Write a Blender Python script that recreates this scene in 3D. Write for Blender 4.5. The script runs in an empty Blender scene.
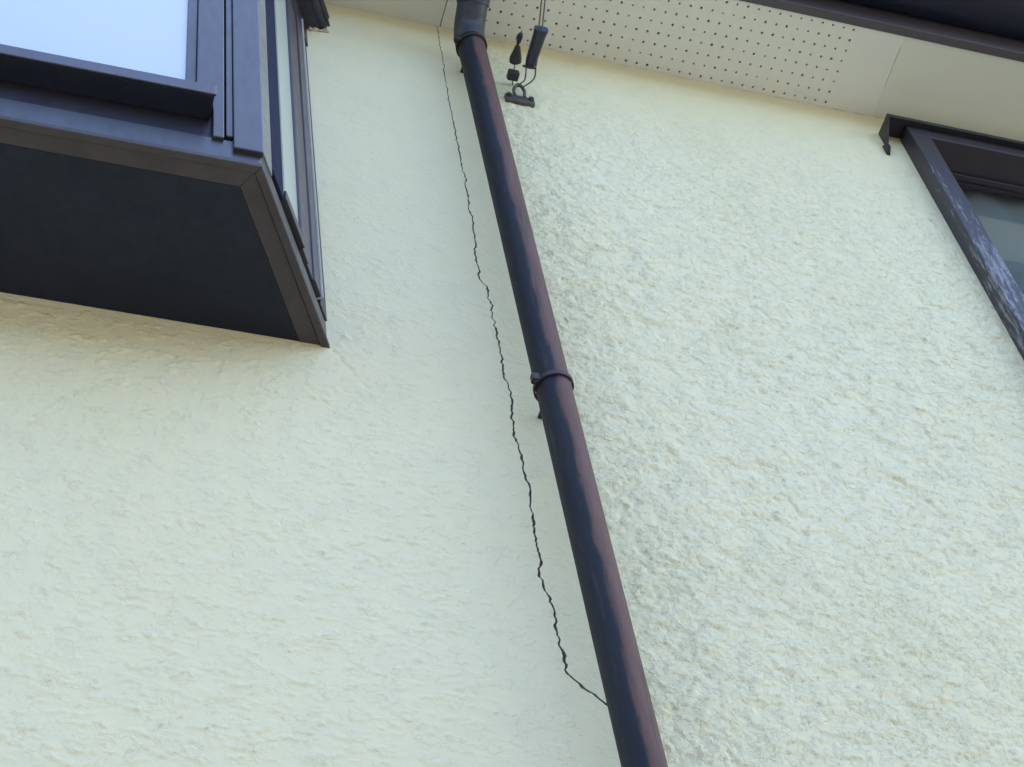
import bpy, math, random
import numpy as np
from mathutils import Vector, Matrix
random.seed(7)
scene = bpy.context.scene
col = scene.collection

# ------------------------------------------------------------------ camera
YAW, PITCH, ROLL, FPX = math.radians(24.7865), math.radians(54.6069), math.radians(-11.2737), 2084.98
CAM = Vector((0, -1.75, 1.5))
fwd = Vector((math.sin(YAW)*math.cos(PITCH), math.cos(YAW)*math.cos(PITCH), math.sin(PITCH)))
rt0 = Vector((math.cos(YAW), -math.sin(YAW), 0)); up0 = rt0.cross(fwd)
rt = rt0*math.cos(ROLL) + up0*math.sin(ROLL); up = -rt0*math.sin(ROLL) + up0*math.cos(ROLL)
cd = bpy.data.cameras.new('camera'); cam = bpy.data.objects.new('camera', cd); col.objects.link(cam)
m = Matrix((rt, up, -fwd)).transposed().to_4x4(); m.translation = CAM; cam.matrix_world = m
cd.sensor_fit = 'HORIZONTAL'; cd.sensor_width = 36; cd.lens = FPX/1024*36
cd.clip_start = .02; cd.clip_end = 2000
scene.camera = cam

# ------------------------------------------------------------------ sky, sun, exposure
SUN_EL, SUN_AZ = math.radians(58), math.radians(76)      # sun stands behind the house: the wall is in open shade
w = bpy.data.worlds.new('World'); scene.world = w; w.use_nodes = True
nt = w.node_tree; bgn = nt.nodes['Background']
sky = nt.nodes.new('ShaderNodeTexSky'); sky.sky_type = 'NISHITA'; sky.sun_disc = False
sky.sun_elevation = SUN_EL; sky.sun_rotation = SUN_AZ
sky.air_density = 1.0; sky.dust_density = 0.9; sky.ozone_density = 1.7
nt.links.new(sky.outputs[0], bgn.inputs[0]); bgn.inputs[1].default_value = 0.15
sd = bpy.data.lights.new('sun', 'SUN'); sd.energy = 2.6; sd.angle = math.radians(.5); sd.color = (1, .96, .89)
so = bpy.data.objects.new('sun', sd); col.objects.link(so); so.location = (12, 4, 20)
sdir = Vector((math.sin(SUN_AZ)*math.cos(SUN_EL), math.cos(SUN_AZ)*math.cos(SUN_EL), math.sin(SUN_EL)))
so.rotation_euler = sdir.to_track_quat('Z', 'Y').to_euler()
vs = scene.view_settings; vs.view_transform = 'Standard'; vs.look = 'None'; vs.gamma = 1; vs.use_curve_mapping = False
vs.exposure = 2.36

# ------------------------------------------------------------------ materials
def mat(name, color, rough=.6, metal=0, spec=.5):
    M = bpy.data.materials.new(name); M.use_nodes = True
    b = M.node_tree.nodes['Principled BSDF']
    b.inputs['Base Color'].default_value = (*color, 1); b.inputs['Roughness'].default_value = rough
    b.inputs['Metallic'].default_value = metal; b.inputs['Specular IOR Level'].default_value = spec
    return M, M.node_tree, b
def N(t, kind, **kw):
    n = t.nodes.new(kind)
    for k, v in kw.items():
        if k in n.inputs.keys(): n.inputs[k].default_value = v
        else: setattr(n, k, v)
    return n
def coords(t, scale=(1, 1, 1)):
    tc = N(t, 'ShaderNodeTexCoord'); mp = N(t, 'ShaderNodeMapping'); mp.inputs['Scale'].default_value = scale
    t.links.new(tc.outputs['Object'], mp.inputs['Vector']); return mp.outputs[0]
def noise(t, vec, scale, detail=4, rough=.55):
    n = N(t, 'ShaderNodeTexNoise', Scale=scale, Detail=detail, Roughness=rough); t.links.new(vec, n.inputs['Vector']); return n.outputs['Fac']
def ramp(t, fac, stops):
    r = N(t, 'ShaderNodeValToRGB'); e = r.color_ramp.elements
    while len(e) < len(stops): e.new(.5)
    for i, (p, c) in enumerate(stops): e[i].position = p; e[i].color = (*c, 1) if len(c) == 3 else c
    t.links.new(fac, r.inputs[0]); return r.outputs[0]
def mix(t, fac, a, b, mode='MIX'):
    n = N(t, 'ShaderNodeMix', data_type='RGBA', blend_type=mode)
    for s, v in ((n.inputs[0], fac), (n.inputs[6], a), (n.inputs[7], b)):
        if isinstance(v, (int, float)): s.default_value = v
        elif isinstance(v, tuple): s.default_value = (*v, 1)
        else: t.links.new(v, s)
    return n.outputs[2]
def math_(t, op, a, b=0.0):
    n = N(t, 'ShaderNodeMath', operation=op)
    for s, v in ((n.inputs[0], a), (n.inputs[1], b)):
        if isinstance(v, (int, float)): s.default_value = v
        else: t.links.new(v, s)
    return n.outputs[0]
def bump(t, b, h, strength, dist):
    n = N(t, 'ShaderNodeBump', Strength=strength, Distance=dist); t.links.new(h, n.inputs['Height']); t.links.new(n.outputs[0], b.inputs['Normal'])

def mottled(name, c0, c1, rough, scale, metal=0, spec=.5, stretch=(1, 1, 1), bstr=.15, bdist=.001, rvar=.12):
    M, t, b = mat(name, c0, rough, metal, spec); v = coords(t, stretch)
    n1 = noise(t, v, scale, 6, .6); n2 = noise(t, v, scale*9, 4, .6)
    t.links.new(mix(t, ramp(t, n1, [(.3, (0, 0, 0)), (.7, (1, 1, 1))]), c0, c1), b.inputs['Base Color'])
    rr = N(t, 'ShaderNodeMapRange', **{'From Min': .3, 'From Max': .7, 'To Min': rough-rvar, 'To Max': rough+rvar}); t.links.new(n2, rr.inputs[0]); t.links.new(rr.outputs[0], b.inputs['Roughness'])
    bump(t, b, n2, bstr, bdist); return M

# stucco
M_WALL, t, b = mat('cream_stucco', (.7, .66, .5), .92, 0, .25)
v = coords(t)
big = noise(t, v, 1.6, 4); mid = noise(t, v, 14, 5, .6); fine = noise(t, v, 420, 3, .6); grain = noise(t, v, 130, 4, .6)
c = mix(t, ramp(t, big, [(.35, (0, 0, 0)), (.65, (1, 1, 1))]), (.74, .68, .445), (.75, .70, .48))
c = mix(t, math_(t, 'MULTIPLY', ramp(t, mid, [(.45, (0, 0, 0)), (.75, (1, 1, 1))]), .35), c, (.63, .62, .47))
c = mix(t, math_(t, 'MULTIPLY', ramp(t, grain, [(.55, (0, 0, 0)), (.8, (1, 1, 1))]), .3), c, (.56, .57, .45))
# olive grime: blotches everywhere, a streak of it behind and right of the downpipe
sx = N(t, 'ShaderNodeSeparateXYZ'); t.links.new(v, sx.inputs[0])
def mrange(val, a, b_, lo=0.0, hi=1.0):
    n_ = N(t, 'ShaderNodeMapRange', interpolation_type='SMOOTHSTEP', **{'From Min': a, 'From Max': b_, 'To Min': lo, 'To Max': hi}); t.links.new(val, n_.inputs[0]); return n_.outputs[0]
gr_ = noise(t, coords(t, (1, 1, .55)), 4.2, 5, .62); speck = ramp(t, noise(t, v, 95, 5, .65), [(.40, (0, 0, 0)), (.60, (1, 1, 1))])
wob = math_(t, 'ADD', sx.outputs['X'], math_(t, 'MULTIPLY', math_(t, 'SUBTRACT', gr_, .5), .35))
streak = math_(t, 'MULTIPLY', mrange(wob, 1.12, .88), mrange(sx.outputs['X'], .84, .87))
am = math_(t, 'MAXIMUM', math_(t, 'MULTIPLY', ramp(t, gr_, [(.50, (0, 0, 0)), (.74, (1, 1, 1))]), mrange(sx.outputs['X'], .84, .95)), math_(t, 'MULTIPLY', streak, .9))
c = mix(t, math_(t, 'MULTIPLY', math_(t, 'MULTIPLY', am, speck), .70), c, (.56, .545, .33))
t.links.new(c, b.inputs['Base Color'])
# crisp flake edges and grit, strongest right of the pipe
dv = N(t, 'ShaderNodeTexNoise', Scale=30, Detail=3); t.links.new(v, dv.inputs['Vector'])
wv = N(t, 'ShaderNodeVectorMath', operation='MULTIPLY_ADD'); t.links.new(dv.outputs['Color'], wv.inputs[0]); wv.inputs[1].default_value = (.012, .012, .012); t.links.new(v, wv.inputs[2])
f1 = ramp(t, noise(t, wv.outputs[0], 44, 5, .55), [(.505, (0, 0, 0)), (.525, (1, 1, 1))])
f2 = ramp(t, noise(t, wv.outputs[0], 60, 4, .55), [(.585, (0, 0, 0)), (.605, (1, 1, 1))])
f3 = ramp(t, noise(t, wv.outputs[0], 52, 4, .58), [(.40, (0, 0, 0)), (.42, (1, 1, 1))])
grit = noise(t, v, 170, 4, .62)
fl_ = math_(t, 'ADD', math_(t, 'ADD', f1, math_(t, 'MULTIPLY', f2, .9)), math_(t, 'MULTIPLY', f3, .7))
rgt = mrange(math_(t, 'ADD', sx.outputs['X'], math_(t, 'MULTIPLY', math_(t, 'SUBTRACT', gr_, .5), .1)), .84, .92, .10, 1.0)
fade = mrange(sx.outputs['Z'], 5.48, 5.0, .25, 1.0)
hgt = math_(t, 'MULTIPLY', math_(t, 'MULTIPLY', math_(t, 'ADD', fl_, math_(t, 'MULTIPLY', grit, .8)), rgt), fade)
hgt = math_(t, 'ADD', hgt, math_(t, 'ADD', math_(t, 'MULTIPLY', fine, .25), math_(t, 'MULTIPLY', grain, .55)))
lm = ramp(t, noise(t, v, 24, 3, .6), [(.50, (0, 0, 0)), (.60, (1, 1, 1))])
l1 = ramp(t, noise(t, coords(t, (1, 1, 1.25)), 34, 4, .6), [(.500, (0, 0, 0)), (.514, (1, 1, 1))])
lm2 = ramp(t, noise(t, v, 33, 3, .6), [(.52, (0, 0, 0)), (.62, (1, 1, 1))])
l2 = ramp(t, noise(t, wv.outputs[0], 40, 4, .6), [(.47, (0, 0, 0)), (.484, (1, 1, 1))])
lft = mrange(sx.outputs['X'], .87, .80, 0, 1)
lsum = math_(t, 'ADD', math_(t, 'MULTIPLY', l1, lm), math_(t, 'MULTIPLY', l2, lm2))
hgt = math_(t, 'ADD', hgt, math_(t, 'MULTIPLY', math_(t, 'MULTIPLY', lsum, lft), mrange(sx.outputs['Z'], 5.3, 4.2, .20, .70)))
bump(t, b, hgt, .72, .0018)

M_CRACK = mottled('crack_dirt', (.24, .235, .21), (.14, .14, .125), .95, 60)
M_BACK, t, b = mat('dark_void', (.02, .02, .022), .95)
def soffit_mat(name, c0, c1):
    return mottled(name, c0, c1, .75, 3.5, 0, .3, (1, 2, 1), .12, .0006)
M_SOF = [soffit_mat('painted_soffit_a', (.60, .61, .52), (.56, .57, .485)), soffit_mat('painted_soffit_b', (.63, .64, .57), (.59, .60, .535)), soffit_mat('painted_soffit_c', (.60, .615, .52), (.56, .575, .485))]
M_ALU = mottled('bronze_aluminium', (.070, .068, .078), (.088, .083, .092), .36, 9, .75, .5, (1, 1, .25), .05, .0003, .06)
M_ALUDK = mottled('dark_aluminium', (.045, .043, .06), (.055, .05, .065), .42, 9, .6, .5, (1, 1, .25), .05, .0003, .06)
M_NAVY = mottled('navy_gasket_post', (.014, .018, .042), (.020, .024, .050), .75, 9, 0, .08, (1, 1, .25), .05, .0003, .06)
M_ALUSIDE = mottled('side_frame_aluminium', (.085, .075, .095), (.11, .095, .11), .4, 9, .6, .5, (1, 1, .25), .05, .0003, .06)
M_RIM = mottled('brown_trim', (.044, .036, .038), (.062, .051, .052), .55, 14, .1, .4, (1, 1, 1), .15, .0005)
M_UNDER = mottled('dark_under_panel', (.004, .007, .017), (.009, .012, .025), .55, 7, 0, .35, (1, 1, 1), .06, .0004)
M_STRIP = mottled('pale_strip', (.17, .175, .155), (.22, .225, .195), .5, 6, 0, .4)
M_SEAL = mottled('pale_seal', (.55, .54, .50), (.45, .44, .42), .7, 30)
M_FASC = mottled('fascia_paint', (.060, .052, .062), (.075, .066, .074), .5, 8, 0, .45, (.3, 1, 1), .1, .0005)
M_GUT = mottled('gutter_plastic', (.004, .006, .017), (.008, .010, .023), .45, 10, 0, .4, (.15, 1, 1), .06, .0005)
M_ROOF = mottled('roof_slate', (.08, .08, .085), (.12, .115, .11), .8, 6)
M_METAL = mottled('galvanised_steel', (.13, .13, .125), (.07, .062, .055), .5, 60, .7, .5)
M_BLACK = mottled('black_rubber', (.018, .018, .022), (.028, .027, .03), .55, 40)
M_CLAMP = mottled('navy_plastic', (.018, .018, .036), (.028, .027, .045), .5, 40)
M_WIRE = mottled('grey_wire', (.10, .10, .10), (.14, .14, .135), .55, 80)
M_CAULK = mottled('cracked_caulk', (.62, .58, .48), (.5, .45, .35), .8, 80, 0, .3, (1, 1, 1), .5, .002)
M_HOOD = mottled('hood_metal', (.018, .019, .026), (.03, .03, .036), .45, 12, .3, .5, (.3, 1, 1), .08, .0005)

# frosted window glass
M_FROST, t, b = mat('frosted_glass', (.44, .47, .49), .22, 0, .6)
v = coords(t); bump(t, b, noise(t, v, 260, 2), .04, .0004)
b.inputs['Coat Weight'].default_value = .7; b.inputs['Coat Roughness'].default_value = .04; b.inputs['Coat IOR'].default_value = 1.6
M_SIDEGLASS, t, b = mat('side_frosted_glass', (.42, .45, .38), .3, 0, .5)
v = coords(t); bump(t, b, noise(t, v, 260, 2), .05, .0004)
M_GLASS, t, b = mat('clear_glass', (.75, .8, .8), .02, 0, .5)
b.inputs['Transmission Weight'].default_value = 1; b.inputs['IOR'].default_value = 1.5
M_CURT = mottled('grey_curtain', (.46, .49, .48), (.50, .53, .52), .9, 3, 0, .1, (8, 1, .3))

# worn paint of the right window frame
M_WORN, t, b = mat('worn_brown_paint', (.05, .043, .05), .5, 0, .45)
v = coords(t, (1, 1, .16)); tc = N(t, 'ShaderNodeTexCoord'); sx = N(t, 'ShaderNodeSeparateXYZ'); t.links.new(tc.outputs['Object'], sx.inputs[0])
low = N(t, 'ShaderNodeMapRange', **{'From Min': 5.42, 'From Max': 4.85, 'To Min': -.10, 'To Max': .10}); t.links.new(sx.outputs['Z'], low.inputs[0])
edge = N(t, 'ShaderNodeMapRange', **{'From Min': -.005, 'From Max': -.038, 'To Min': -.10, 'To Max': .03}); t.links.new(sx.outputs['Y'], edge.inputs[0])
n1 = noise(t, v, 150, 8, .7); n2 = noise(t, v, 26, 4, .6)
s = math_(t, 'ADD', math_(t, 'ADD', n1, low.outputs[0]), math_(t, 'ADD', edge.outputs[0], math_(t, 'MULTIPLY', math_(t, 'SUBTRACT', n2, .5), .5)))
base = mix(t, n2, (.026, .022, .030), (.042, .036, .044))
t.links.new(mix(t, ramp(t, s, [(.60, (0, 0, 0)), (.68, (1, 1, 1))]), base, mix(t, noise(t, v, 220, 3), (.09, .085, .10), (.28, .27, .30))), b.inputs['Base Color'])
bump(t, b, s, .3, .001)

# sun-faded downpipe (axis at the object's origin)
M_PIPE, t, b = mat('faded_downpipe', (.04, .04, .05), .48, 0, .22)
tc = N(t, 'ShaderNodeTexCoord'); sx = N(t, 'ShaderNodeSeparateXYZ'); t.links.new(tc.outputs['Object'], sx.inputs[0])
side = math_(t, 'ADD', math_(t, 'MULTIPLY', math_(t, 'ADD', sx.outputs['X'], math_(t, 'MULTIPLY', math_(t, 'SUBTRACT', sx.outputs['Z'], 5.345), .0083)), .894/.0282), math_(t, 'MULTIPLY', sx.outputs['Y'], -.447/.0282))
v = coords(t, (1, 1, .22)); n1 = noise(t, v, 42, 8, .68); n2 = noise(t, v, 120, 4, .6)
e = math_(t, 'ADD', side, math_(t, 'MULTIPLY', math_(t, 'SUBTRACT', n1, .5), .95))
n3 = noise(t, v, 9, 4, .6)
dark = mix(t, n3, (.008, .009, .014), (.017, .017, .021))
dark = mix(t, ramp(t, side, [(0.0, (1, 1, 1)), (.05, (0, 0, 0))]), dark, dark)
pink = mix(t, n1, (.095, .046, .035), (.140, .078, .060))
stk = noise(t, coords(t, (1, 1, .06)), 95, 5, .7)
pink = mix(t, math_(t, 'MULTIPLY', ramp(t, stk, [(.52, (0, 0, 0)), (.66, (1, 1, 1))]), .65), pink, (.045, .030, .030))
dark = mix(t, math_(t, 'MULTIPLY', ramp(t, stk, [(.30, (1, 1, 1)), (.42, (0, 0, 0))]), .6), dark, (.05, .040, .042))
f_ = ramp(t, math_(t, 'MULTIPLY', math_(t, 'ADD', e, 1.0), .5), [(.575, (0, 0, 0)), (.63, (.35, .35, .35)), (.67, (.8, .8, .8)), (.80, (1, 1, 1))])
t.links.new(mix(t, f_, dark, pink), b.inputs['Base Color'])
t.links.new(math_(t, 'ADD', .45, math_(t, 'MULTIPLY', n2, .3)), b.inputs['Roughness'])
bump(t, b, n2, .15, .0006)
M_ELBOW = mottled('elbow_plastic', (.018, .020, .028), (.055, .058, .068), .5, 24, 0, .45, (1, 1, 1), .2, .001)
M_BAND = mottled('rusty_band', (.012, .010, .011), (.045, .028, .024), .55, 60, .3, .5)

M_FRAME = mottled('sky_block_house_window', (.05, .055, .06), (.06, .065, .07), .25, 3)
M_GROUND, t, b = mat('pale_gravel_concrete', (.34, .31, .26), .9)
v = coords(t); n1 = noise(t, v, 2.0, 8, .6); n2 = noise(t, v, 60, 5, .6)
t.links.new(mix(t, n2, mix(t, n1, (.17, .165, .14), (.245, .235, .205)), (.21, .20, .175)), b.inputs['Base Color']); bump(t, b, n2, .5, .01)

# ------------------------------------------------------------------ mesh helpers
class MB:
    def __init__(s): s.v = []; s.f = []
    def quads(s, V, F):
        o = len(s.v); s.v += [tuple(p) for p in V]; s.f += [tuple(i+o for i in f) for f in F]; return s
    def prism(s, poly, z0, z1, inset=0):
        n = len(poly); V = [(x, y, z0) for x, y in poly]+[(x, y, z1) for x, y in poly]
        F = [tuple(range(n))[::-1], tuple(range(n, 2*n))]+[(i, (i+1) % n, n+(i+1) % n, n+i) for i in range(n)]
        return s.quads(V, F)
    def box(s, x0, x1, y0, y1, z0, z1): return s.prism([(x0, y0), (x1, y0), (x1, y1), (x0, y1)], z0, z1)
    def tube(s, path, rad, n=12, caps=True, flat=1.0):
        path = [Vector(p) for p in path]; k = len(path)
        if not hasattr(rad, '__len__'): rad = [rad]*k
        tg = [(path[min(i+1, k-1)]-path[max(i-1, 0)]).normalized() for i in range(k)]
        a = Vector((0, 0, 1)) if abs(tg[0].z) < .9 else Vector((1, 0, 0))
        nn = (a-tg[0]*a.dot(tg[0])).normalized(); V = []
        for i in range(k):
            nn = (nn-tg[i]*nn.dot(tg[i])).normalized(); bb = tg[i].cross(nn)
            for j in range(n):
                th = 2*math.pi*j/n; V.append(path[i]+(nn*math.cos(th)+bb*math.sin(th)*flat)*rad[i])
        F = [(i*n+j, i*n+(j+1) % n, (i+1)*n+(j+1) % n, (i+1)*n+j) for i in range(k-1) for j in range(n)]
        if caps: F += [tuple(range(n))[::-1], tuple(range((k-1)*n, k*n))]
        return s.quads(V, F)
    def build(s, name, material, parent=None, smooth=False, bevel=0, origin=None):
        me = bpy.data.meshes.new(name); o = Vector(origin or (0, 0, 0))
        me.from_pydata([tuple(Vector(p)-o) for p in s.v], [], s.f); me.update()
        import bmesh
        bm = bmesh.new(); bm.from_mesh(me); bmesh.ops.recalc_face_normals(bm, faces=bm.faces); bm.to_mesh(me); bm.free()
        return link(name, me, material, parent, smooth, bevel, o)
def link(name, me, material, parent=None, smooth=False, bevel=0, o=(0, 0, 0)):
    me.materials.append(material); ob = bpy.data.objects.new(name, me); col.objects.link(ob); ob.location = o
    if parent is not None: ob.parent = parent
    if smooth:
        me.polygons.foreach_set('use_smooth', [True]*len(me.polygons))
        me.set_sharp_from_angle(angle=math.radians(40))
    if bevel:
        bv = ob.modifiers.new('bevel', 'BEVEL'); bv.width = bevel; bv.segments = 2; bv.limit_method = 'ANGLE'; bv.angle_limit = math.radians(40)
    return ob
def thing(name, label, cat, group=None, loc=(0, 0, 0)):
    o = bpy.data.objects.new(name, None); col.objects.link(o); o['label'] = label; o['category'] = cat; o.empty_display_size = .1
    o.location = loc
    if group: o['group'] = group
    return o

# ------------------------------------------------------------------ ground
g = MB().quads([(-300, -300, 0), (300, -300, 0), (300, 300, 0), (-300, 300, 0)], [(0, 1, 2, 3)]).build('ground', M_GROUND); g['kind'] = 'structure'

# ------------------------------------------------------------------ unseen house added behind the camera to block the low sky
M_SIDING = mottled('brown_siding', (.17, .135, .10), (.21, .17, .125), .8, 3, 0, .3, (.2, 1, 4))
nb = thing('added_sky_block_house', 'unseen brown sided house added across the yard to block the low sky', 'house', loc=(0, -6.5, 0))
def nbuild(mb, n_, m_): o = mb.build(n_, m_); o.parent = nb; o.matrix_parent_inverse = Matrix.Translation((0, 6.5, 0)); return o
nbuild(MB().box(-9, 10, -13.3, -6.5, 0, 5.3), 'wall', M_SIDING)
nbuild(MB().quads([(-9.5, -6.1, 5.301), (10.5, -6.1, 5.301), (10.5, -13.7, 5.301), (-9.5, -13.7, 5.301), (-9.5, -9.9, 6.9), (10.5, -9.9, 6.9)], [(0, 1, 2, 3), (0, 4, 5, 1), (3, 2, 5, 4), (0, 3, 4), (1, 5, 2)]), 'roof', M_ROOF)
for x_ in (-6, -2.2, 2.6, 6.4):
    for z_ in (.9, 3.4): nbuild(MB().box(x_, x_+1.6, -6.499, -6.46, z_, z_+1.2), 'window', M_FRAME)

# ------------------------------------------------------------------ house wall
SZ = 5.539
house = thing('house', 'cream stucco house upper storey with cracked wall, perforated eave soffit and dark windows', 'house')

def vnoise(x, z, seed):
    xi = np.floor(x).astype(np.int64); zi = np.floor(z).astype(np.int64); fx = x-xi; fz = z-zi
    def h(a, b_):
        k = (a*374761393 + b_*668265263 + seed*2246822519) & 0xffffffff
        k = ((k ^ (k >> 13))*1274126177) & 0xffffffff; k = k ^ (k >> 16)
        return (k & 0xffff)/65535.0
    ux = fx*fx*fx*(fx*(fx*6-15)+10); uz = fz*fz*fz*(fz*(fz*6-15)+10)
    return (h(xi, zi)*(1-ux)+h(xi+1, zi)*ux)*(1-uz)+(h(xi, zi+1)*(1-ux)+h(xi+1, zi+1)*ux)*uz
def fbm(x, z, seed, o=3, g=.5):
    s = 0; a = 1; tot = 0
    for i in range(o):
        s = s+a*vnoise(x*(2**i)*1.0+i*17.3, z*(2**i)+i*9.1, seed+i); tot += a; a *= g
    return s/tot
def sst(a, b_, x): q = np.clip((x-a)/(b_-a), 0, 1); return q*q*(3-2*q)

# crack line, traced on the wall plane from the photograph
CR_PX = [(437.3, 30), (438.8, 42), (442.5, 57.5), (445, 78.3), (448.8, 101), (451.9, 118), (453.3, 122), (455, 132.5), (457.1, 143), (460.2, 153.3), (460.8, 166), (465.8, 179), (465, 183.5), (468, 199), (469, 209.6), (472.3, 218), (474.4, 232.5), (475.8, 243), (475, 248), (476.5, 259.6), (479.2, 270), (479.2, 279.4), (482.7, 283.5), (488.3, 286.7), (487.5, 291), (489, 299), (492, 305.4), (492.5, 315.8), (495.2, 327), (497, 335.6), (501.3, 355), (503.8, 372), (507.5, 386.7), (512.3, 400), (510.6, 409.6), (512.3, 418), (514.8, 436.7), (520, 451), (523, 461), (524, 476.7), (528.5, 486), (531.3, 510), (534.4, 524.6), (535.8, 537), (538.5, 553.8), (541, 564), (539.2, 572.5), (542.7, 585), (548.6, 596.5), (549.2, 602), (552.8, 610), (555.5, 624.7), (558.3, 637.4), (562, 650), (565.6, 664.8), (564.6, 670.3), (573.8, 681.2), (584.7, 689.5), (592, 694), (605.7, 705), (614, 711)]
def on_wall(x, y):
    d = fwd*FPX+rt*(x-512)-up*(y-383.5); q = CAM+d*((0-CAM.y)/d.y); return q.x, q.z
cr = np.array([on_wall(*q) for q in CR_PX]); cr = cr[np.argsort(cr[:, 1])]
X0, X1, Z0, Z1, ST = -.62, 2.62, 2.95, 5.5385, .0029
SL, SR = .0037, .0027
WJ, BZ = 1.845, 4.230
C0 = .797
zs = np.linspace(Z0, Z1, int((Z1-Z0)/ST)+1)
rng = np.random.default_rng(3)
jit = (vnoise(zs/.012, zs*0, 91)-.5)*.0046+(vnoise(zs/.0058, zs*0, 92)-.5)*.0030
cz = np.interp(zs, cr[:, 1], cr[:, 0])+jit*(zs > 3.46)*np.interp(zs, [3.5, 4.2, 5.0], [.9, .8, .6])
ztop = cr[-1, 1]; zend = cr[0, 1]
hw = np.interp(zs, [3.4, 3.6, 4.2, 4.6, 5.0, 5.2, 5.5], [.0022, .0019, .0015, .0013, .0011, .0009, .0008])
hw = (hw*(.65+.7*vnoise(zs/.012, zs*0, 55))+.0008*sst(.80, .95, vnoise(zs/.0075, zs*0, 57))*(zs < 5.0))*np.sqrt(1+np.clip(np.gradient(np.interp(zs, cr[:, 1], cr[:, 0]), zs), -2, 2)**2)
inside = (zs > zend)
hw = np.where(inside, hw, 2e-5)
lefts = C0-np.concatenate([[.0028], np.arange(1, int((C0-X0)/SL))*SL+.0028])[::-1]
rights = C0+np.concatenate([[.0028], np.arange(1, int((X1-C0)/SR))*SR+.0028])
us = np.concatenate([lefts, [C0, C0], rights]); iL = len(lefts); iR = iL+1
nx, nz = len(us), len(zs)
U, Zg = np.meshgrid(us, zs)
wgt = 1-sst(0, .16, np.abs(U-C0))
Xg = U+(cz[:, None]-C0)*wgt
Xg[:, iL] = cz-hw; Xg[:, iR] = cz+hw
# stucco relief: pressed flakes right of the pipe, flatter lapped trowel skin left of it
wx = Xg+.012*(fbm(Xg/.028, Zg/.028, 5)-.5); wz = Zg+.012*(fbm(Xg/.028, Zg/.028, 6)-.5)
bs = fbm(wx/.034, wz/.030, 11, 4, .55)
T = .535+.16*(fbm(Xg/.10, Zg/.10, 13, 2)-.5)
pm = sst(-.006, .008, bs-T)
bs2 = fbm(wx/.024+3, wz/.021+8, 31, 4, .55); pm2 = sst(-.006, .008, bs2-.53)
bs3 = fbm(wx/.028+9, wz/.024+2, 35, 4, .55); pm3 = sst(-.006, .008, bs3-.60)
low = 1-np.maximum(pm, pm2)
grit = fbm(Xg/.0085, Zg/.0080, 41, 2, .6)-.5
hr = .0060*np.minimum(bs, T)+.0028*pm+.0024*pm2+.0022*pm3+(.0048*low+.0006)*grit
hr -= .0050
sw = Zg/.019+2.4*fbm(Xg/.034, Zg/.030, 61, 4, .6); fr = sw-np.floor(sw)
saw = np.where(fr < .07, fr/.07, np.maximum(0, 1-(fr-.07)/.6))
mk = sst(.57, .64, fbm(Xg/.018, Zg/.014, 71, 3, .6))
sw2 = Zg/.031+2.2*fbm(Xg/.020+7, Zg/.03, 63, 3, .6); fr2 = sw2-np.floor(sw2)
saw2 = np.where(fr2 < .06, fr2/.06, np.maximum(0, 1-(fr2-.06)/.5))
mk2 = sst(.58, .65, fbm(Xg/.024+4, Zg/.018, 73, 3, .65))
hl = .0032*saw*mk+.0038*saw2*mk2+.0016*fbm(Xg/.06, Zg/.06, 81, 3)+.0017*fbm(Xg/.0095, Zg/.0085, 82, 2, .6)
right = sst(.835, .93, Xg+.06*(fbm(Xg/.06, Zg/.06, 87)-.5))
ampr = (.35+.65*sst(5.45, 4.95, Zg))*(.75+.5*fbm(Xg/.25, Zg/.25, 88, 2))
ampl = (.45+.55*sst(4.7, 3.9, Zg))*(1-.75*sst(.62, .78, Xg))
H = right*hr*ampr*.50+(1-right)*hl*ampl*.56
H *= 1-.85*np.exp(-np.maximum(0, WJ-Xg)/.018)*(Zg < 5.47)
H *= 1-.85*np.exp(-np.maximum(0, np.where(Zg > BZ-.02, Xg-.512, 9))/.018)
H += .0035*(fbm(Xg/.5, Zg/.5, 97, 2)-.5)
# hairline running down from the bay's corner
hx, hz = on_wall(331, 348); ex, ez = on_wall(366, 388)
tt = np.clip(((Xg-hx)*(ex-hx)+(Zg-hz)*(ez-hz))/((ex-hx)**2+(ez-hz)**2), 0, 1)
dl = np.hypot(Xg-hx-tt*(ex-hx)-.004*(vnoise(tt*9, tt*0, 7)-.5), Zg-hz-tt*(ez-hz)-.006*(vnoise(tt*12, tt*0, 8)-.5))
H -= .0034*np.exp(-(dl/.0026)**2)
edgef = sst(0, .05, np.minimum.reduce([Xg-X0, X1-Xg, Zg-Z0, np.full_like(Zg, 1.0)]))
Yg = -H*edgef
def grid_mesh(name, X, Y, Z, keep):
    nz_, nx_ = X.shape; idx = np.arange(nz_*nx_).reshape(nz_, nx_)
    Q = np.stack([idx[:-1, :-1], idx[:-1, 1:], idx[1:, 1:], idx[1:, :-1]], -1)[keep]
    used = np.unique(Q); remap = np.zeros(nz_*nx_, np.int32); remap[used] = np.arange(len(used))
    P = np.stack([X, Y, Z], -1).reshape(-1, 3)[used]; Q = remap[Q].reshape(-1)
    me = bpy.data.meshes.new(name); me.vertices.add(len(P)); me.vertices.foreach_set('co', P.astype(np.float32).ravel())
    k = len(Q)//4; me.loops.add(len(Q)); me.loops.foreach_set('vertex_index', Q.astype(np.int32))
    me.polygons.add(k); me.polygons.foreach_set('loop_start', np.arange(0, 4*k, 4, dtype=np.int32)); me.polygons.foreach_set('loop_total', np.full(k, 4, np.int32))
    me.polygons.foreach_set('use_smooth', np.ones(k, bool)); me.update(calc_edges=True); me.validate(); return me
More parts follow.
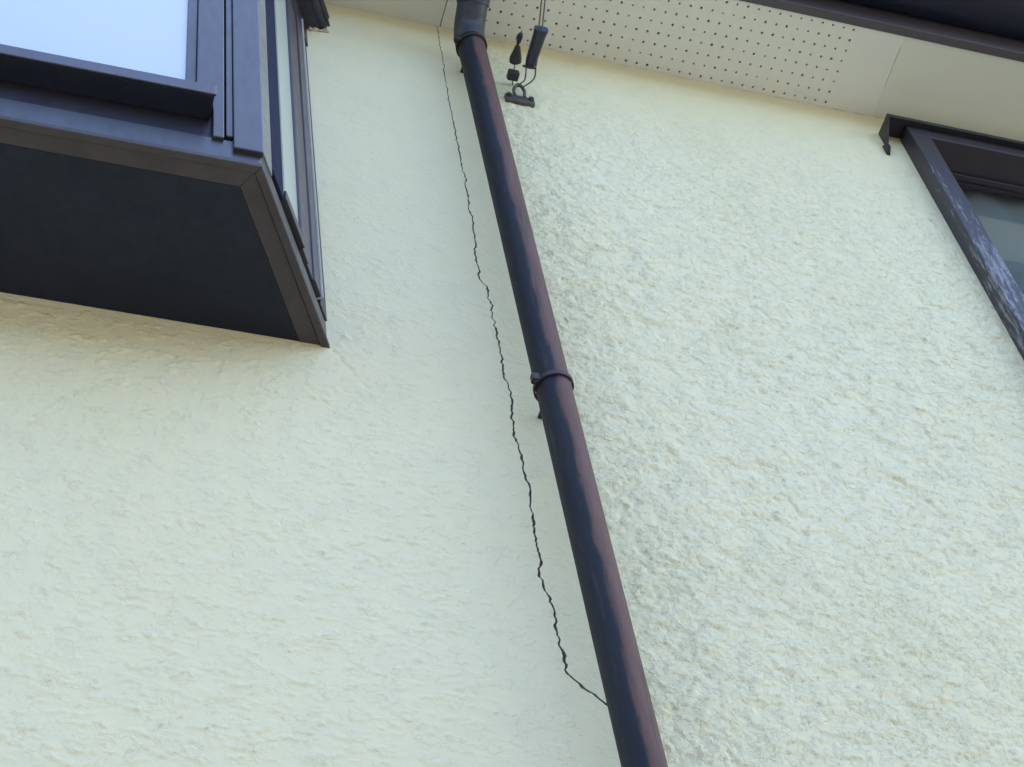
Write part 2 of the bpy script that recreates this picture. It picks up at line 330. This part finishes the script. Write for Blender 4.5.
# window opening in the wall
WX0, WX1, WZ0, WZ1 = 1.862, 3.02, 4.16, 5.424
xm = (Xg[:-1, :-1]+Xg[1:, 1:])/2; zm = (Zg[:-1, :-1]+Zg[1:, 1:])/2
keep = ~((xm > WX0) & (xm < WX1) & (zm > WZ0) & (zm < WZ1))
keep[:, iL] = ~inside[:-1]
wall = link('wall', grid_mesh('wall', Xg, Yg, Zg, keep), M_WALL, house)
wall['label'] = 'cream stucco wall with a long jagged vertical crack'
# the crack: a real channel in the stucco
rows = np.where(inside)[0]
cx, ch = cz[rows], hw[rows]; yl, yr = Yg[rows, iL], Yg[rows, iR]; dp = np.interp(zs[rows], [3.5, 4.2, 4.9, 5.4], [.0075, .006, .004, .002])
cX = np.stack([cx-ch, cx-ch*.8, cx+ch*.8, cx+ch], 1); cY = np.stack([yl, yl+dp, yr+dp, yr], 1); cZ = np.repeat(zs[rows][:, None], 4, 1)
cme = grid_mesh('crack', cX, cY, cZ, np.ones((len(rows)-1, 3), bool)); cme.polygons.foreach_set('use_smooth', np.zeros(len(cme.polygons), bool))
crack = link('crack', cme, M_CRACK, wall); crack['label'] = 'thin dark jagged crack running down beside the downpipe'

mb = MB()   # the rest of the house body
mb.box(-4, X0, 0, .02, 0, SZ-.001); mb.box(X0, X1, 0, .02, 0, Z0); mb.box(WX1, 6, 0, .02, 0, SZ-.001); mb.box(X1, WX1, 0, .02, 0, WZ0); mb.box(X1, WX1, 0, .02, WZ1, SZ-.001)
mb.build('front_wall_plaster', M_WALL, house)
mb = MB()
mb.box(-4, WX0-.01, .022, .15, 0, 5.8); mb.box(WX1, 6, .022, .15, 0, 5.8); mb.box(WX0-.01, WX1, .022, .15, 0, WZ0-.01); mb.box(WX0-.01, WX1, .022, .15, WZ1+.01, 5.8)
mb.box(-4, -3.85, .15, 7, 0, 5.8); mb.box(5.85, 6, .15, 7, 0, 5.8); mb.box(-4, 6, 7, 7.15, 0, 5.8)
mb.build('wall_core', M_BACK, house)
rf = MB()
rf.quads([(-4.4, -.37, 5.70), (6.4, -.37, 5.70), (6.4, 3.55, 7.2), (-4.4, 3.55, 7.2), (-4.4, 7.5, 5.70), (6.4, 7.5, 5.70),
          (-4.4, -.37, 5.76), (6.4, -.37, 5.76), (6.4, 3.55, 7.27), (-4.4, 3.55, 7.27), (-4.4, 7.5, 5.76), (6.4, 7.5, 5.76)],
         [(0, 1, 2, 3), (3, 2, 5, 4), (6, 9, 8, 7), (9, 10, 11, 8), (0, 6, 7, 1), (4, 5, 11, 10), (0, 3, 9, 6), (3, 4, 10, 9), (1, 7, 8, 2), (2, 8, 11, 5)])
roof = rf.build('roof', M_ROOF, house)
for x in (-3.99, 5.9):
    gb = MB(); gb.quads([(x, 0, 5.69), (x, 7.1, 5.69), (x, 3.55, 7.18), (x+.06, 0, 5.69), (x+.06, 7.1, 5.69), (x+.06, 3.55, 7.18)], [(0, 1, 2), (3, 5, 4), (0, 3, 4, 1), (1, 4, 5, 2), (2, 5, 3, 0)])
    gb.build('gable_wall', M_WALL, house)

# ------------------------------------------------------------------ eave: soffit boards, fascia
YS = -.200
def board(x0, x1, m_, lab):
    o = MB().box(x0, x1, YS, .001, SZ, SZ+.008).build('soffit_board', m_, house); o['label'] = lab; return o
board(-4, .8046, M_SOF[0], 'plain soffit board left of the perforated one')
board(1.8056, 6, M_SOF[2], 'plain soffit board above the right window')
# perforated board: each hole a real bore
PX, PY, HX0, HY0, NXH, NYH = .02466, .02557, .849, -.0105, 35, 8
xa, xb = .8066, 1.8046
mb = MB()
hxs = [HX0+PX*i for i in range(NXH)]; hys = [HY0-PY*j for j in range(NYH)]
cxe = [h-PX/2 for h in hxs]+[hxs[-1]+PX/2]; cye = [.001]+[(hys[j]+hys[j+1])/2 for j in range(NYH-1)]+[YS]
for i, hx_ in enumerate(hxs):
    for j, hy_ in enumerate(hys):
        x0, x1, y0, y1 = cxe[i], cxe[i+1], cye[j+1], cye[j]
        r_ = random.choice([.0031, .0033, .0034, .0032, .0028, .0022 if j == 1 else .0030])*random.uniform(.72, 1.0)
        ox, oy = random.uniform(-.0006, .0006), random.uniform(-.0006, .0006)
        sq = [(x1, hy_), (x1, y1), (hx_, y1), (x0, y1), (x0, hy_), (x0, y0), (hx_, y0), (x1, y0)]
        oc = [(hx_+ox+r_*math.cos(k*math.pi/4), hy_+oy+r_*math.sin(k*math.pi/4)) for k in range(8)]
        V = [(*p, SZ) for p in sq]+[(*p, SZ) for p in oc]+[(*p, SZ+.006) for p in oc]
        F = [(k, 8+k, 8+(k+1) % 8, (k+1) % 8) for k in range(8)]+[(8+k, 16+k, 16+(k+1) % 8, 8+(k+1) % 8) for k in range(8)]
        mb.quads(V, F)
for x0, x1 in ((xa, cxe[0]), (cxe[-1], xb)):
    mb.quads([(x0, YS, SZ), (x1, YS, SZ), (x1, .001, SZ), (x0, .001, SZ)], [(0, 1, 2, 3)])
for p, q_ in (((xa, YS), (xa, .001)), ((xb, YS), (xb, .001))):
    mb.quads([(*p, SZ), (*q_, SZ), (*q_, SZ+.008), (*p, SZ+.008)], [(0, 1, 2, 3)])
me = bpy.data.meshes.new('soffit_board'); me.from_pydata(mb.v, [], mb.f); me.update()
ps = link('soffit_board', me, M_SOF[1], house); ps['label'] = 'perforated vent soffit board with rows of small round holes'
for y0, y1 in ((YS, -.172), (-.078, .001)): MB().box(1.8046, 1.8056, y0, y1, SZ+.0004, SZ+.008).build('joint_filler', M_SOF[1], house)
MB().box(-4, 6, YS+.002, .02, SZ+.0085, SZ+.02).build('soffit_backing', M_BACK, house)
fa = MB().box(-4.2, 6.2, -.222, -.2005, 5.533, 5.75).build('fascia', M_FASC, house, bevel=.002); fa['label'] = 'dark brown fascia board along the eave edge'

# ------------------------------------------------------------------ bay window
bay = MB()
BZ = 4.230; FY = -.295
A = Vector((.343, FY)); Bp = Vector((.512, 0)); dd = (Bp-A).normalized(); nn = Vector((dd.y, -dd.x)); XC = -.345
def bpoly(off):
    y = FY-off; base = A+nn*off
    def at(yy): tt_ = (yy-base.y)/dd.y; return base.x+dd.x*tt_
    xf, xw = at(y), at(0)
    return [(xw, .0), (xf, y), (2*XC-xf, y), (2*XC-xw, .0)]
def uring(mb, o0, o1, z0, z1, zs0=None, zs1=None):
    P, Q = bpoly(o0), bpoly(o1)
    for i in range(3):
        mb.prism([P[i], P[i+1], Q[i+1], Q[i]], z0, z1)
    return mb
body = uring(MB(), -.003, -.034, BZ+.008, BZ+.066).build('bay_window', M_ALU, house, bevel=.0025)
body['label'] = 'dark bronze bay window box with slanted side and frosted panes'
uring(MB(), 0, -.013, BZ-.004, BZ+.0075).build('bottom_trim', M_RIM, body, bevel=.0015)
uring(MB(), -.0135, -.042, BZ, BZ+.0074).build('bottom_rim', M_RIM, body, bevel=.001)
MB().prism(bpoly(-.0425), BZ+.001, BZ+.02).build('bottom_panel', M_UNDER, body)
uring(MB(), -.050, -.06, BZ+.02, 5.31).build('gap_shade_lining', M_BACK, body)  # near-black backing stands in for the deep shade in the gaps
# front
MB().box(2*XC-.30, .2860, FY+.010, FY+.034, BZ+.0665, 4.42).build('recessed_rail', M_ALUDK, body)  # shade of the recess put into the colour, darker metal than the frame
MB().box(-.96, .266, -.3265, FY+.0095, 4.360, 4.386).build('sash_ledge', M_UNDER, body, bevel=.001)  # near-black body paints the shade under the ledge; the lip keeps frame metal
MB().box(-.962, .268, -.3312, -.3268, 4.3595, 4.389).build('ledge_lip', M_ALU, body, bevel=.0012)
for x0, x1, x2, x3 in ((-.92, .237, .2435, .2865),):
    MB().box(x0, x1, FY+.008, FY+.014, 4.375, 5.31).build('glass_pane', M_FROST, body)
    MB().box(.2275, .2432, FY+.003, FY+.016, 4.389, 5.31).build('glazing_bead', M_ALU, body, bevel=.001)
    L_ = [(x2, 4.3895), (.2690, 4.3895), (.2690, 4.290), (x3, 4.290), (x3, 5.31), (x2, 5.31)]; n_ = 6
    MB().quads([(x, y, z) for y in (FY-.003, FY+.0095) for x, z in L_], [tuple(range(n_)), tuple(range(n_, 2*n_))[::-1]]+[(i, (i+1) % n_, n_+(i+1) % n_, n_+i) for i in range(n_)]).build('sash_stile', M_ALU, body, bevel=.0015)
MB().box(-.976, -.935, FY-.003, FY+.030, 4.290, 5.31).build('sash_stile', M_ALU, body, bevel=.002)
def cornerpost(mirror):
    mb = MB(); f_ = (lambda p: (2*XC-p[0], p[1])) if mirror else (lambda p: p)
    e = A+dd*.004+nn*.0015
    pl = [(.3005, FY-.005), (A.x+.002, FY-.005), (e.x, e.y), (A.x-.012, FY+.03), (.3005, FY+.03)]
    pl2 = [(.2895, FY-.001), (.3003, FY-.001), (.3003, FY+.03), (.2895, FY+.03)]
    for p in (pl, pl2): mb.prism([f_(q_) for q_ in p], 4.263 if p is pl else 4.302, 5.31)
    return mb.build('corner_post', M_ALU, body, bevel=.0015)
cornerpost(False); cornerpost(True)
def side(name, s0, s1, o0, o1, z0, z1, m_, bev=.0012):
    for mir in (False, True):
        P = [A+dd*s0+nn*o0, A+dd*s1+nn*o0, A+dd*s1+nn*o1, A+dd*s0+nn*o1]; P = [(2*XC-p.x if mir else p.x, min(p.y, -.0005)) for p in P]
        MB().prism(P, z0, z1).build(name, m_, body, bevel=bev)
side('post_reflection_strip', .006, .0545, -.016, -.0005, 4.292, 5.31, M_STRIP)  # pale colour stands for the cream wall mirrored in the corner post
side('side_post', .055, .112, -.03, .000, 4.315, 5.31, M_NAVY, .002)
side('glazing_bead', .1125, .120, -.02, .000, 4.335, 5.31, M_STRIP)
side('glass_pane', .1205, .206, -.012, -.004, 4.335, 5.31, M_SIDEGLASS, 0)
side('side_rail', .113, .206, -.014, .004, 4.318, 4.345, M_ALU)
side('side_frame', .2065, .236, -.022, .001, 4.318, 5.31, M_ALUSIDE)
side('side_frame', .2365, .266, -.022, -.001, 4.318, 5.31, M_ALUSIDE)
side('side_frame', .2665, .2995, -.022, .002, 4.318, 5.31, M_ALUSIDE)
side('weather_seal', .300, .3035, -.012, .0045, 4.318, 5.36, M_SEAL, 0)
side('wall_jamb', .3045, .3385, -.02, -.001, 4.303, 5.39, M_ALUDK)
# head and little roof of the bay
uring(MB(), .002, -.05, 5.3105, 5.392).build('head_rail', M_ALUDK, body, bevel=.002)
MB().prism(bpoly(.040), 5.400, 5.492).build('bay_roof', M_ALUDK, body, bevel=.006)
MB().prism(bpoly(.0455), 5.425, 5.437).build('roof_trim', M_ALUDK, body, bevel=.003)
MB().prism(bpoly(.0455), 5.4625, 5.476).build('roof_trim', M_ALUDK, body, bevel=.003)
MB().prism(bpoly(.026), 5.3925, 5.3998).build('roof_soffit', M_ALUDK, body)
mb = MB()
xs_ = bpoly(.040)[0][0]
for i in range(14):
    x = xs_-.040+i*.0031+random.uniform(-.001, .001); r_ = random.uniform(.0022, .0042); z = 5.393-random.uniform(0, .005)+(.004 if i > 10 else 0)
    mb.tube([(x-r_, -.002, z), (x-r_*.3, -.004-random.uniform(0, .003), z+.001), (x+r_, -.003, z+random.uniform(-.002, .003))], [r_*.6, r_, r_*.5], 6)
cau = mb.build('caulk', M_CAULK, body, smooth=True); cau['label'] = 'lumpy pale sealant under the bay roof end'

# ------------------------------------------------------------------ right window
WP = -.037
win = MB().box(WJ, WJ+.049, WP, .06, 4.10, 5.4045).build('window', M_WORN, house, bevel=.002)
win['label'] = 'dark brown window frame with peeling paint under a thin metal hood'
WR = 3.04
MB().box(WR-.049, WR, WP, .06, 4.10, 5.4045).build('jamb', M_WORN, win, bevel=.002)
MB().box(WJ, WR, WP, .06, 5.405, 5.447).build('head', M_WORN, win, bevel=.002)
MB().box(WJ-.01, WR+.01, WP-.02, .06, 4.06, 4.0995).build('sill', M_WORN, win, bevel=.002)
MB().box(WJ+.0495, WR-.0495, .030, .062, 5.394, 5.4045).build('sash_rail', M_ALUDK, win, bevel=.002)
MB().box(WJ+.0495, WJ+.085, .030, .062, 4.1, 5.3935).build('sash_stile', M_ALUDK, win, bevel=.002)
MB().box(2.43, 2.48, .030, .062, 4.1, 5.3935).build('sash_stile', M_ALUDK, win, bevel=.002)
MB().box(WJ+.085, 2.43, .044, .049, 4.1, 5.394).build('glass_pane', M_GLASS, win)
MB().box(2.48, WR-.05, .044, .049, 4.1, 5.394).build('glass_pane', M_GLASS, win)
mb = MB(); k = 60
V = [(1.87+i*1.16/k, .078+.004*math.sin(i*1.1)+.002*math.sin(i*2.7), z) for z in (4.12, 5.47) for i in range(k+1)]
mb.quads(V, [(i, i+1, k+2+i, k+1+i) for i in range(k)]); mb.build('curtain', M_CURT, win, smooth=True)
hd = MB(); HL, HZ, HY = 1.797, 5.448, -.050
def wedge(x0, x1, pts):
    n_ = len(pts); hd.quads([(x, y, z) for x in (x0, x1) for y, z in pts], [tuple(range(n_))[::-1], tuple(range(n_, 2*n_))]+[(i, (i+1) % n_, n_+(i+1) % n_, n_+i) for i in range(n_)])
wedge(HL, 3.10, [(0, HZ+.002), (HY, HZ), (HY, HZ+.003), (0, HZ+.005)])
wedge(HL, 3.10, [(HY-.002, HZ-.010), (HY-.0002, HZ-.010), (HY-.0002, HZ+.003), (HY-.002, HZ+.003)])
wedge(HL-.002, HL-.0002, [(0, 5.372), (HY-.002, HZ-.012), (HY-.002, HZ+.003), (0, HZ+.005)])
wedge(HL-.010, HL-.0022, [(0, 5.352), (-.014, 5.366), (-.014, 5.378), (0, 5.392)])
hd.build('hood', M_HOOD, win)

# ------------------------------------------------------------------ rain gutter
gut = thing('rain_gutter', 'dark plastic rain gutter running along the eave above the soffit', 'gutter')
prof = [(-.225, 5.69), (-.2245, 5.615), (-.229, 5.592), (-.243, 5.583), (-.262, 5.580), (-.335, 5.580), (-.352, 5.588), (-.360, 5.605), (-.364, 5.680), (-.373, 5.690)]
inn = [(y+(.003 if i > 5 else (-.003 if i < 2 else 0)), z+.003) for i, (y, z) in enumerate(prof)]
mb = MB(); ring = prof+inn[::-1]; L = len(ring)
mb.quads([(x, y, z) for x in (-4.2, 6.2) for y, z in ring], [(i, (i+1) % L, L+(i+1) % L, L+i) for i in range(L)])
mb.build('trough', M_GUT, gut, smooth=True)
for x in np.arange(-3.9, 6.1, .6):
    MB().box(x, x+.022, -.372, -.2255, 5.6905, 5.694).build('gutter_strap', M_METAL, gut)

# ------------------------------------------------------------------ downpipe
PXc, PYc, R = .8384, -.060, .0282
dpipe = thing('downpipe', 'faded dark brown downpipe running down the cream wall beside the crack', 'downpipe', loc=(PXc, PYc, 0))
def P3(x, y, z): return (PXc+x, PYc+y, z)
def pbuild(mb, name, m_, **k):
    o = mb.build(name, m_, None, **k); o.parent = dpipe; o.matrix_parent_inverse = Matrix.Translation((-PXc, -PYc, 0)); return o
ZE = 5.345
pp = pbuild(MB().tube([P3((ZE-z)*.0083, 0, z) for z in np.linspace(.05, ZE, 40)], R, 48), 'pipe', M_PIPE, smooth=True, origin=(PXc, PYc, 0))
# elbow at the eave, then the offset pipe out to the gutter
path = [P3(0, 0, ZE-.004)]+[P3(0, 0, ZE+.03)]+[P3(0, -.055*(1-math.cos(a)), ZE+.03+.055*math.sin(a)) for a in np.linspace(.12, math.radians(56), 7)]
pl = Vector(path[-1]); dr = Vector((0, -math.sin(math.radians(56)), math.cos(math.radians(56))))
path += [tuple(pl+dr*.035)]
pbuild(MB().tube(path, [R+.0035]*len(path), 40), 'elbow', M_ELBOW, smooth=True)
p2 = pl+dr*.033
p3 = p2+dr*.17
pbuild(MB().tube([tuple(p2), tuple(p3), tuple(p3+Vector((0, -.02, .045)))], R, 40), 'offset_pipe', M_ELBOW, smooth=True)
pbuild(MB().tube([tuple(p2-dr*.004), tuple(p2+dr*.010)], R+.006, 40), 'elbow_socket', M_ELBOW, smooth=True)
def clamp(z, h=.010):
    mb = MB(); n_ = 48; V = []; ox = (ZE-z)*.0083
    for zz, rr in ((z-h/2, R+.0008), (z-h/2, R+.0040), (z+h/2, R+.0040), (z+h/2, R+.0008)):
        V += [P3(ox+rr*math.cos(2*math.pi*i/n_), rr*math.sin(2*math.pi*i/n_), zz+.004*math.cos(2*math.pi*i/n_-.4)) for i in range(n_)]
    F = [(a*n_+i, a*n_+(i+1) % n_, ((a+1) % 4)*n_+(i+1) % n_, ((a+1) % 4)*n_+i) for a in range(4) for i in range(n_)]
    mb.quads(V, F); c_ = pbuild(mb, 'clamp', M_BAND, smooth=True)
    a = Vector((-.88, -.30, 0)).normalized()*(R+.004)
    b1 = MB().tube([P3(ox+a.x, a.y, z-.010), P3(ox+a.x*1.10, a.y*1.10, z-.006), P3(ox+a.x*1.10, a.y*1.10, z+.006), P3(ox+a.x, a.y, z+.010)], .0045, 10)
    o = b1.build('hinge_bolt', M_BAND, None, smooth=True); o.parent = c_
    lg = MB().box(PXc+ox+a.x*1.05-.007, PXc+ox+a.x*1.05+.006, PYc+a.y*1.05-.006, PYc+a.y*1.05+.006, z-.009, z+.009).build('hinge_lug', M_BAND, None, bevel=.0015); lg.parent = c_
    s_ = MB().box(PXc+ox-.008, PXc+ox+.008, PYc+R+.002, .004, z-.003, z+.003); o2 = s_.build('wall_spike', M_BAND, None); o2.parent = c_
    for q_ in (o, o2): q_.matrix_parent_inverse = Matrix.Identity(4)
clamp(4.128); clamp(5.335, .009); clamp(2.6)

# ------------------------------------------------------------------ drop-wire anchor, clamp and wires
def curve_pts(pts, n=8):
    pts = [Vector(p) for p in pts]; out = []
    for i in range(len(pts)-1):
        p0, p1, p2_, p3_ = pts[max(i-1, 0)], pts[i], pts[i+1], pts[min(i+2, len(pts)-1)]
        for k in range(n):
            u_ = k/n; out.append(.5*((2*p1)+(-p0+p2_)*u_+(2*p0-5*p1+4*p2_-p3_)*u_*u_+(-p0+3*p1-3*p2_+p3_)*u_**3))
    return out+[pts[-1]]
anc = thing('wire_anchor', 'small galvanised anchor plate with ring screwed to the wall beside the downpipe', 'bracket')
mb = MB().box(.915, .976, -.0095, .002, 5.238, 5.262)
mb.build('plate', M_METAL, anc, bevel=.0015)
MB().tube(curve_pts([(.936, -.008, 5.262), (.934, -.014, 5.276), (.944, -.020, 5.290), (.956, -.014, 5.278), (.956, -.008, 5.262)]), .0035, 10).build('eye_loop', M_METAL, anc, smooth=True)
for x in (.922, .969): MB().tube([(x, -.014, 5.254), (x, -.009, 5.254)], .0055, 6).build('screw_head', M_METAL, anc)
a0 = Vector((.960, -.052, 5.312)); a1 = Vector((.958, -.145, 5.300)); ax = (a1-a0).normalized()
cl = thing('wire_clamp', 'dark wedge clamp gripping the overhead wire just below the soffit', 'clamp')
sd_ = ax.cross(Vector((0, 0, 1))).normalized(); uu = sd_.cross(ax)
V = []
for tpos, w_, h_ in ((0, .0085, .007), (.18, .0110, .009), (.85, .0125, .010), (1, .0145, .010)):
    c_ = a0.lerp(a1, tpos)
    for sx_, sy_ in ((-1, -.6), (-.6, -1), (.6, -1), (1, -.6), (1, .6), (.6, 1), (-.6, 1), (-1, .6)): V.append(c_+sd_*w_*sx_+uu*h_*sy_)
MB().quads(V, [(r_*8+i, r_*8+(i+1) % 8, r_*8+8+(i+1) % 8, r_*8+8+i) for r_ in range(3) for i in range(8)]+[tuple(range(8))[::-1], tuple(range(24, 32))]).build('body', M_CLAMP, cl, bevel=.0012)
MB().box(a0.x-.016, a0.x+.012, a0.y-.006, a0.y-.002, a0.z-.011, a0.z-.006).build('lug', M_CLAMP, cl, bevel=.0008)
MB().tube(curve_pts([a0+sd_*.006, a0+Vector((-.004, .022, -.012)), (.948, -.024, 5.290), (.943, -.016, 5.290), (.946, -.020, 5.282), (.957, -.022, 5.286), a0+Vector((.014, .016, -.012)), a0+Vector((.012, -.006, -.004)), a0-sd_*.010+ax*.03]), .0016, 8).build('bail_wire', M_METAL, cl, smooth=True)
for k, (ofs, lab) in enumerate(((.0035, 'left strand'), (-.0035, 'right strand'))):
    p0 = a1-ax*.01+sd_*ofs*-1
    far = Vector((.958-.19*14+ofs*3, -14, 6.1+.05*k)); pts = []
    for i in range(41):
        u_ = (i/40)**2; p = p0.lerp(far, u_); p.z += -.35*4*u_*(1-u_)*.6; pts.append(p)
    o = MB().tube(pts, .0016, 8).build('overhead_wire', M_WIRE, smooth=True)
    o['label'] = ('thin grey overhead wire leaving the clamp, the left one of the pair', 'thin grey overhead wire leaving the clamp, the right one of the pair')[k]; o['category'] = 'wire'; o['group'] = 'overhead wires at the clamp'
tl = thing('wire_fitting', 'black fitting with box and bell sleeve strung on a thin wire beside the clamp', 'wire fitting')
MB().tube(curve_pts([(.9395, -.003, 5.318), (.936, -.02, 5.325), (.934, -.05, 5.333), (.929, -.08, 5.330), (.926, -.122, 5.323)]), .0012, 8).build('thin_wire', M_WIRE, tl, smooth=True)
MB().box(.924, .9475, -.032, -.012, 5.316, 5.334).build('box', M_BLACK, tl, bevel=.003)
MB().tube([(.934, -.047, 5.331), (.9335, -.049, 5.331), (.932, -.058, 5.331), (.931, -.070, 5.331), (.929, -.084, 5.330)], [.010, .0125, .0125, .009, .0055], 16).build('bell_sleeve', M_BLACK, tl, smooth=True)
MB().tube([(.928, -.092, 5.329), (.927, -.100, 5.327), (.926, -.108, 5.325), (.926, -.116, 5.323)], [.004, .0055, .0065, .004], 14).build('knob', M_BLACK, tl, smooth=True)
MB().tube([(.928, -.084, 5.330), (.9275, -.094, 5.328)], .003, 10).build('neck', M_BLACK, tl, smooth=True)
